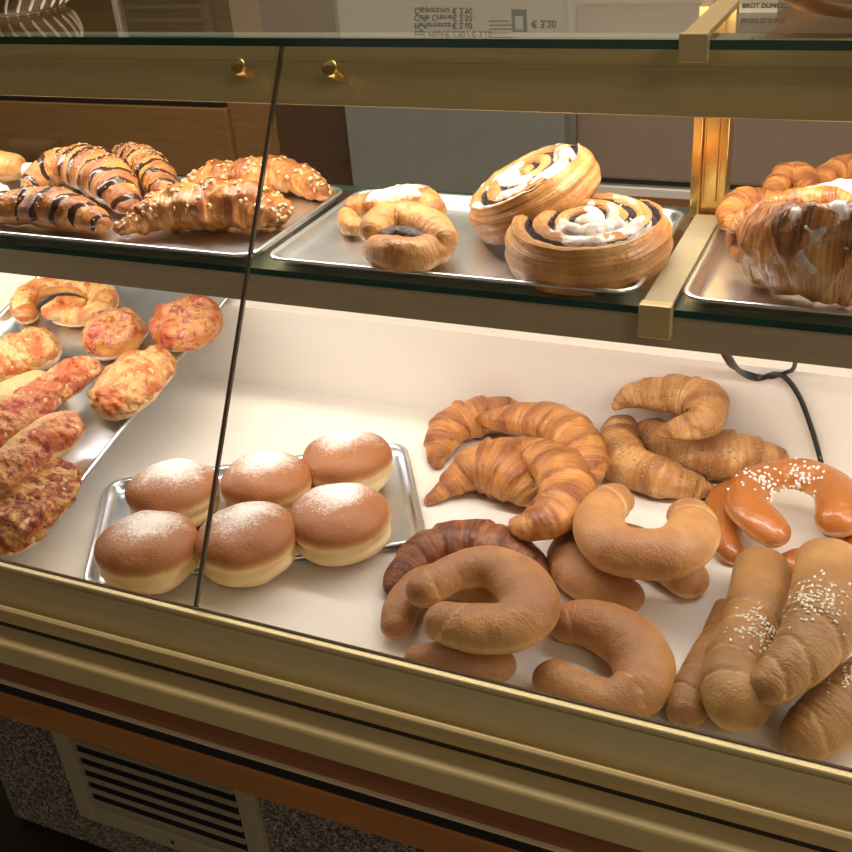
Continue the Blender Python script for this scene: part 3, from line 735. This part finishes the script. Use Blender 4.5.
choc([(118, 152, 8), (138, 160, 17), (156, 176, 19), (166, 196, 12)], 0, 'chocolate-striped croissant at the back, next to the almond pastries', 3)
choc([(24, 192, 6), (46, 174, 19), (76, 167, 24), (106, 179, 27), (124, 199, 18), (134, 213, 7)], .002, 'large chocolate-striped croissant in the middle of its three', 2)
choc([(-22, 200, 12), (5, 209, 19), (35, 208, 23), (62, 211, 24), (90, 219, 18), (109, 229, 8)], 0, 'chocolate-striped croissant in front, at the tray edge', 1)
GA = 'almond pastries on the glass shelf'
def almond(L, lift, label, seed, flat=.85):
    g = sweep(trace(L, SZ, lift, flat), 130, 48, flat, cband(2.6, .16, .4, seed), .9, .0060, 42, seed=seed)
    e = thing_of(g, 'almond_croissant', label, 'croissant', GA); g.mesh('croissant_body', M['flaky'], e)
    scatter(g, 'almond_flakes', M['almond'], e, 120, lambda p, i, j: max(0, -math.cos(2*PI*j/g.nc)-.2), .0030, (1, .75, .10), seed=seed, lift=1.2)
almond([(183, 190, 9), (205, 180, 16), (245, 174, 19), (285, 177, 20), (312, 187, 15), (326, 195, 8)], 0, 'almond croissant at the back of the tray, reaching to its right corner', 5)
almond([(114, 231, 8), (138, 222, 17), (172, 211, 26), (210, 207, 31), (245, 208, 30), (272, 214, 23), (284, 222, 13)], 0, 'big flaky almond croissant in front, behind the glass joint', 6)
# cream rolls
GK = 'cream-filled rolls at the left edge'
for L, c, lb, sd in (([(-25, 160, 15), (0, 166, 17), (22, 170, 15)], (33, 172, 14), 'cream-filled pastry roll at the back left edge of the upper tray', 1), ([(-40, 180, 15), (-22, 187, 16), (-6, 192, 14)], (4, 195, 15), 'cream-filled pastry roll in front at the left picture edge', 2)):
    lift = .0 if sd == 2 else .004
    tr_ = trace(L, SZ, lift, .9); g = sweep(tr_, 70, 36, .9, None, .7, .0015, 50, seed=sd)
    e = thing_of(g, 'cream_roll', lb, 'pastry', GK); g.mesh('pastry_tube', M['flaky_pale'], e)
    tc_ = trace([(c[0]-6, c[1]-1, c[2]), (c[0], c[1], c[2])], SZ, lift, .9); g2 = sweep(tc_, 30, 24, .95, None, .95, .002, 90, seed=sd); g2.mesh('whipped_cream', M['cream_fill'], e)
# acrylic price holder behind the cream rolls
pA = aty(12, 150, .92); pB = aty(62, 150, .92)
ph = empty('price_holder', ((pA.x+pB.x)/2, .92, SZ), 'small grey translucent price holder behind the cream rolls', 'price holder')
MB().box(pA.x, pB.x, .92, .9218, SZ, 1.185).build('holder_panel', M['clearbox'], ph)

# ------------------------------------------------------------------ glass shelf, middle tray
# folded poppy pastry
gA = sweep(trace([(373, 248, 15), (390, 255, 20), (412, 257, 21), (433, 251, 20), (445, 243, 14)], SZ, 0, .95), 80, 40, .95, None, .9, .0018, 50, seed=2)
e = thing_of(gA, 'poppy_pastry', 'folded flaky pastry with a poppy seed slit, in front on the middle tray', 'pastry'); gA.mesh('dough_fold', M['flaky_pale'], e)
gB = sweep(trace([(369, 237, 13), (378, 224, 16), (396, 217, 16), (418, 220, 17), (437, 231, 17), (446, 245, 14)], SZ, .012, .95), 80, 36, .95, None, .9, .0014, 50, seed=3)
gB.mesh('dough_fold', M['flaky_pale'], e)
gF = sweep(trace([(376, 240, 7), (396, 236, 10), (420, 240, 10), (436, 247, 8)], SZ, .012, 1.0), 50, 24, 1.0, None, .9, .0015, 90, seed=4); gF.mesh('poppy_filling', M['poppy'], e)
# iced pastry behind
gA = sweep(trace([(345, 212, 11), (362, 206, 14), (385, 204, 16), (410, 201, 17), (428, 205, 16), (438, 216, 10)], SZ, .004, .9), 80, 40, .9, cband(2, .12, .2, 3), .9, .0022, 50, seed=5)
e = thing_of(gA, 'iced_pastry', 'small iced flaky pastry behind the poppy seed slit pastry', 'pastry'); gA.mesh('dough_fold', M['flaky_pale'], e)
gA.skin('icing', M['icing'], lambda p, i, j: min(-math.cos(2*PI*j/gA.nc)-.5, .5-abs(i/gA.nr-.5)*2.6)+.2*fbm(p, 60, 2), .0012, e)
gB = sweep(trace([(347, 214, 9), (350, 224, 12), (362, 231, 10)], SZ, 0, .9), 50, 30, .9, None, .9, .002, 50, seed=6); gB.mesh('dough_fold', M['flaky_pale'], e)
# snails
def snail(cx, cy_, z, R, H, T, label, turns, seed, ice, nc=150, nr=150, dome=.004):
    K = [(0, 0), (R*.8, 0), (R*.97, H*.12), (R*1.0, H*.5), (R*.97, H*.85), (R*.9, H*.97)]
    rows = []; kind = []
    pts = smooth_path([(Vector((r, 0, zz)), 0) for r, zz in K], 34)
    prof = [(p.x, p.z, False) for p, _ in pts]; m_ = nr-len(prof)
    prof += [(R*.9*(1-k/m_)+.0004, H*.97, True) for k in range(1, m_+1)]
    pitch = R*.93/turns
    for (r, zz, tp_) in prof:
        row = []; kr = []
        for j in range(nc):
            a = 2*PI*j/nc; x, y = r*math.cos(a), r*math.sin(a); v = Vector((x, y, 0))
            wob = .12*noise.noise(v*38+Vector((seed, 0, 0)))
            ph_ = (r/pitch-a/(2*PI)+wob+seed*.13); fr_ = ph_-math.floor(ph_)
            gap = max(0, 1-abs(fr_-.14)/.24) if tp_ else 0
            z_ = zz+(dome*(1-(r/R)**2)+(.0050*math.sin(PI*min(1, max(0, (fr_-.16)/.96)))-.0055*gap+.0012*fbm(v, 90, 2)) if tp_ else 0)
            out = 1+(.022*math.sin(a+seed)+.03*noise.noise(Vector((math.cos(a)*1.5, math.sin(a)*1.5, seed))))+(0 if tp_ else .010*math.sin(zz/H*19+2*noise.noise(Vector((a*2, zz*40, 0)))))
            row.append(Vector((x*out, y*out, z_))); kr.append(1 if gap > .18 else 0)
        rows.append(row); kind.append(kr)
    g = Grid(rows, None, [[.3 if i < 30 else .6]*nc for i in range(nr)])
    G0 = [r_[:] for r_ in rows]
    g.transform(Matrix.Translation((cx, cy_, z)) @ T)
    e = empty('spiral_bun', (cx, cy_, z), label, 'pastry', 'iced poppy seed spirals')
    # puff layers run round the rim, so the shader coordinate follows the rim
    o = g.mesh('spiral_dough', None, e, mats=[M['snail'], M['poppy']], matfn=lambda i, j: kind[min(i, nr-1)][j])
    g.skin('icing', M['icing'], lambda p, i, j: ice(G0[i][j], i) if i > 36 else -1, .0011, e, .0006, 160)
    return e
def ice_big(v, i):
    th = math.atan2(v.y, v.x); r = v.length
    return .42*fbm(v+Vector((3, 1, 0)), 34, 3)+.26*math.cos(th+.35)-.04+(.06 if .02 < r < .05 else 0)-(.5 if r > .062 else 0)
p, t = at(586, 236, SZ+.022)
snail(p.x, p.y, SZ, .0675, .034, Matrix.Rotation(math.radians(4), 4, 'X') @ Matrix.Rotation(math.radians(-1), 4, 'Y'), 'large iced poppy seed spiral bun lying flat on the middle tray', 3.4, 1.7, ice_big)
p, t = at(530, 197, SZ+.036)
Tl = Matrix.Rotation(math.radians(-24), 4, 'Y') @ Matrix.Rotation(math.radians(9), 4, 'X') @ Matrix.Translation((0, 0, -.017))
snail(p.x, p.y+.01, SZ+.0375, .060, .031, Tl, 'iced spiral bun leaning up on the large flat one', 3, 4.2, lambda v, i: .32*fbm(v+Vector((9, 1, 0)), 32, 3)-.04)

# ------------------------------------------------------------------ glass shelf, right tray
gW = sweep(trace([(758, 240, 21), (773, 246, 27), (806, 251, 31), (845, 254, 32), (885, 259, 30)], SZ, 0, 1.62, 1.0), 120, 72, 1.62, cband(2.2, .09, .5, 2), .42, .0038, 48, bottom=1.0, seed=3)
e = thing_of(gW, 'flaky_roll', 'large dark caramelised flaky pastry in front on the right tray', 'pastry'); gW.mesh('pastry_body', M['flaky_dark'], e)
gW.skin('icing', M['icing'], lambda p, i, j: .4*fbm(p+Vector((2, 0, 0)), 55, 2)-.15 if i/gW.nr > .45 and -math.cos(2*PI*j/gW.nc) > -.2 else -.3, .0009, e)
gE = sweep(trace([(741, 262, 8, .004), (738, 246, 12, .010), (742, 228, 14, .022), (757, 214, 14, .034), (785, 204, 15, .042), (820, 200, 15, .045), (855, 202, 14, .045)], SZ, 0, .9), 90, 32, .9, cband(2.2, .1, .3, 5), .9, .002, 60, seed=4)
gE.mesh('pastry_rim', M['flaky'], e)
fing = [[(728, 228, 10), (733, 212, 16), (748, 203, 18), (775, 204, 16), (800, 206, 14)], [(772, 196, 10), (781, 182, 15), (796, 177, 17), (812, 188, 14)], [(819, 190, 9), (830, 176, 15), (848, 170, 17), (868, 178, 16)]]
g0 = sweep(trace([(770, 215, 15), (800, 210, 22), (840, 208, 24), (885, 210, 22)], SZ, .0, .9), 70, 36, .9, None, .9, .003, 50, seed=9)
e = thing_of(g0, 'fan_pastry', 'fan-shaped iced pastry with puffed lobes behind the dark flaky one', 'pastry'); g0.mesh('pastry_base', M['flaky_pale'], e)
for k, L in enumerate(fing):
    gf = sweep(trace(L, SZ, .008+.012*(k > 0), .95), 70, 36, .95, cband(2.2, .1, .3, k), .9, .002, 50, seed=k+10); gf.mesh('pastry_lobe', M['flaky'], e)
gi = sweep(trace([(800, 196, 8), (820, 192, 11), (850, 190, 12), (885, 192, 12)], SZ, .044, .8), 60, 30, .8, None, .9, .003, 50, seed=20); gi.mesh('icing', M['icing'], e)

# ------------------------------------------------------------------ background: back counter
bc = empty('back_counter', (-.2, 1.75, 0), 'back counter with pale worktop and orange wooden fronts behind the case', 'counter')
MB().box(-.535, 1.2, 1.745, 2.19, .874, .8885).build('worktop', M['cream'], bc, bevel=.001)
for k in range(4):
    x0 = -.53+k*.43
    d_ = MB().box(x0, x0+.42, 1.748, 1.765, .12, .8735).build('cabinet_door', M['wood'], bc, bevel=.002)
MB().box(-.53, 1.19, 1.766, 2.18, .0, .8735).build('cabinet_body', M['brownwood'], bc)
gb = MB().box(-.945, -.537, 1.71, 1.74, 0.0, 1.40).build('grey_panel', M['greywall'], bevel=.003); tag(gb, 'plain grey upright panel behind the iced pastries', 'panel')
tb2 = empty('bread_bin', (-.2, 1.85, .889), 'large taupe bin standing on the back counter behind the brass post', 'bin')
MB().box(-.531, .55, 1.75, 2.1, .900, 1.18).build('bin_body', M['taupe'], tb2, bevel=.006)
MB().box(-.535, .555, 1.745, 2.105, 1.181, 1.20).build('bin_lid', M['pink'], tb2, bevel=.004)
MB().box(-.50, .52, 1.765, 2.08, .8887, .8998).build('bin_foot', M['black'], tb2)
wc = empty('wooden_cabinet', (-1.6, 1.9, 0), 'oak cabinet with panelled front at the back left', 'cabinet')
MB().box(-2.6, -1.125, 1.765, 2.19, 0, 1.33).build('cabinet_body', M['oak'], wc, bevel=.002)
MB().box(-2.55, -1.228, 1.750, 1.7645, .60, .997).build('cabinet_door', M['oak'], wc, bevel=.003)
MB().box(-2.55, -1.228, 1.750, 1.7645, 1.011, 1.325).build('cabinet_door', M['oak'], wc, bevel=.003)
MB().box(-2.54, -1.23, 1.757, 1.7646, .9975, 1.0105).build('door_shadow_strip', M['black'], wc)  # black strip set in as the dark shadow line between the doors
wd = MB().box(-1.122, -.948, 1.76, 2.19, 0, 1.36).build('wooden_pillar', M['brownwood'], bevel=.003); tag(wd, 'dark brown wooden pillar between the oak cabinet and grey panel', 'pillar')
# things seen mirrored in the top glass
def board(name, x0, x1, y, z0, z1, mat, label, cat):
    return tag(MB().box(x0, x1, y-.006, y, z0, z1).build(name, mat, bevel=.001), label, cat)
mc = empty('menu_board', (-.66, 2.18, 1.62), 'pale printed drinks menu board on the back wall', 'menu board')
yb = 2.195
zs = lambda px, py: (lambda q: (q.x, 2*1.3241-q.z))(aty(px, py, yb-.008))
xa, za = zs(345, 8); xb, zb = zs(700, 36)
MB().box(xa-.02, xb+.02, yb-.006, yb, za-.06, zb+.06).build('card', M['paper'], mc)
def text(s, x, y, z, size, mat, parent, align='LEFT'):
    cu = bpy.data.curves.new('printed_line', 'FONT'); cu.body = s; cu.size = size; cu.extrude = .0003; cu.align_x = align
    t = bpy.data.objects.new('printed_line', cu); COL.objects.link(t)
    bpy.context.view_layer.update(); me = bpy.data.meshes.new_from_object(t.evaluated_get(bpy.context.evaluated_depsgraph_get()))
    bpy.data.objects.remove(t)
    me.materials.clear(); me.materials.append(mat); o = bpy.data.objects.new('printed_line', me); COL.objects.link(o)
    o.parent = parent; o.location = Vector((x, y, z))-parent.location; o.rotation_euler = (PI/2, 0, 0); return o
for py, s1, s2, px2 in ((33, 'zzgl. Milch', '€ 2.90 / € 3.10', 437), (24.5, 'Pfefferminze', '€ 2.60', 452), (17, 'Caffe Crema', '€ 2.50', 452), (10, 'Cappuccino', '€ 2.90', 452)):
    x, z = zs(414, py+2); text(s1, x, yb-.0068, z-.007, .017, M['ink'], mc)
    x, z = zs(px2 if px2 > 450 else 445, py+2); text(s2, x, yb-.0068, z-.007, .017, M['ink'], mc)
x, z = zs(511, 10); x2, z2 = zs(527, 32)
MB().box(x, x2, yb-.0068, yb-.006, min(z, z2), max(z, z2)).build('printed_picture', M['greywall'], mc)
MB().box(x+.008, x2-.008, yb-.0074, yb-.0069, min(z, z2)+.012, max(z, z2)-.004).build('printed_picture', M['paper'], mc)
x, z = zs(531, 24); text('€ 3,20', x, yb-.0068, z-.006, .02, M['ink'], mc)
for k in range(5):
    x, z = zs(489, 22+k*4); MB().box(x, x+.045+.006*(k % 3), yb-.0066, yb-.006, z-.002, z).build('printed_line', M['greywall'], mc)
# till screen and striped box on the cabinet
ts = empty('till_screen', (-1.56, 1.80, 1.331), 'dark till screen in a pale frame on the oak cabinet', 'till')
MB().box(-1.66, -1.475, 1.80, 1.82, 1.3315, 1.56).build('frame', M['white'], ts, bevel=.002)
MB().box(-1.65, -1.485, 1.797, 1.7995, 1.36, 1.55).build('screen', M['screen'], ts)
sb = empty('striped_box', (-1.37, 1.85, 1.331), 'dark teal striped box on the oak cabinet', 'box')
MB().box(-1.46, -1.28, 1.80, 1.90, 1.3312, 1.55).build('box_body', M['teal'], sb, bevel=.002)
for k in range(8): MB().box(-1.4595, -1.2805, 1.7992, 1.7998, 1.345+k*.025, 1.352+k*.025).build('stripe', M['tealstripe'], sb)
# stack of ribbed cups, top left
p, t = at(14, 17, 1.3241)
cs = empty('ribbed_basket', (p.x-.02, p.y+.035, 1.3242), 'dark dome-shaped basket with white ribs on the top glass at left', 'basket')
gq = lathe(cs.location.x, cs.location.y, 1.3247, [(0, 0), (.040, .0), (.050, .010), (.052, .028), (.040, .045), (.018, .055), (0, .057)]); gq.mesh('basket_body', M['brownwood'], cs)
for k in range(26):
    a = 2*PI*k/26; c = cs.location; P_ = []
    for (r, zz) in ((.041, .001), (.051, .010), (.0532, .028), (.041, .0458), (.018, .0565)):
        aa = a+.5*zz/.05; P_.append(Vector((c.x+r*math.cos(aa), c.y+r*math.sin(aa), 1.3247+zz)))
    tube('white_rib', P_,   .0015, M['white'], cs, n=8, sub=4)
# round wooden stand, top right
p, t = at(800, 16, 1.3241)
gq = lathe(p.x+.065, p.y+.055, 1.3243, [(0, 0), (.070, 0), (.085, .006), (.098, .014), (.101, .019), (.098, .024), (0, .025)], nc=72)
tag(gq.mesh('wooden_board', M['board']), 'round turned wooden board on the top glass at the right edge', 'board')
# price tag
p, t = at(757, 13, 1.3241)
pt = empty('price_tag', (p.x, p.y, 1.3242), 'white price tag standing on the top glass beside the wooden board', 'price tag')
xl, xr = at(739, 13, 1.3241)[0].x, at(776, 14, 1.3241)[0].x
MB().box(xl, xr, p.y, p.y+.001, 1.3243, 1.3241+.030).build('card', M['paper'], pt)
text('BROT DUNKEL', xl+.002, p.y-.0002, 1.3241+.0035, .0048, M['ink'], pt); text('€ 2.30', xr-.002, p.y-.0002, 1.3241+.0165, .0058, M['ink'], pt, 'RIGHT')
yb_ = MB().box(aty(124, 47, 1.55).x, aty(148, 47, 1.55).x, 1.76, 1.764, 1.5, 1.5) if False else None

# ================================================================== LIGHT
def area(name, loc, sx, sy, power, col, rot=(0, 0, 0)):
    l = bpy.data.lights.new(name, 'AREA'); l.shape = 'RECTANGLE'; l.size = sx; l.size_y = sy; l.energy = power; l.color = col
    o = bpy.data.objects.new(name, l); COL.objects.link(o); o.location = loc; o.rotation_euler = rot; return o
WARM = (1, .83, .64)
area('lower_case_lamp', ((X0+X1)/2, .768, 1.108), X1-X0-.1, .02, 4.1, (1, .93, .88), (math.radians(8), 0, 0))
area('upper_case_lamp', ((X0+X1)/2, .845, 1.291), X1-X0-.1, .02, 5.2, (1, .91, .83), (0, 0, 0))
area('front_fill_light', (1.5, -1.1, 2.6), .8, 1.4, 26, (1, .80, .58))  # unseen fill light added to brighten rails and ledge from the customer side
area('back_fill_light', (-.4, 1.5, 2.65), 2.4, .5, 30, (1, .85, .66))  # added fill without a visible source, lifts the wall mirrored in the top glass
W = bpy.data.worlds.new('world'); S.world = W; W.use_nodes = True
bg = W.node_tree.nodes['Background']; bg.inputs[0].default_value = (1, .88, .70, 1); bg.inputs[1].default_value = .26
S.view_settings.view_transform = 'Standard'; S.view_settings.look = 'None'; S.view_settings.gamma = 1
S.view_settings.exposure = 0.12; S.view_settings.use_curve_mapping = False
for o in bpy.data.objects:
    if '_o' in o: del o['_o']
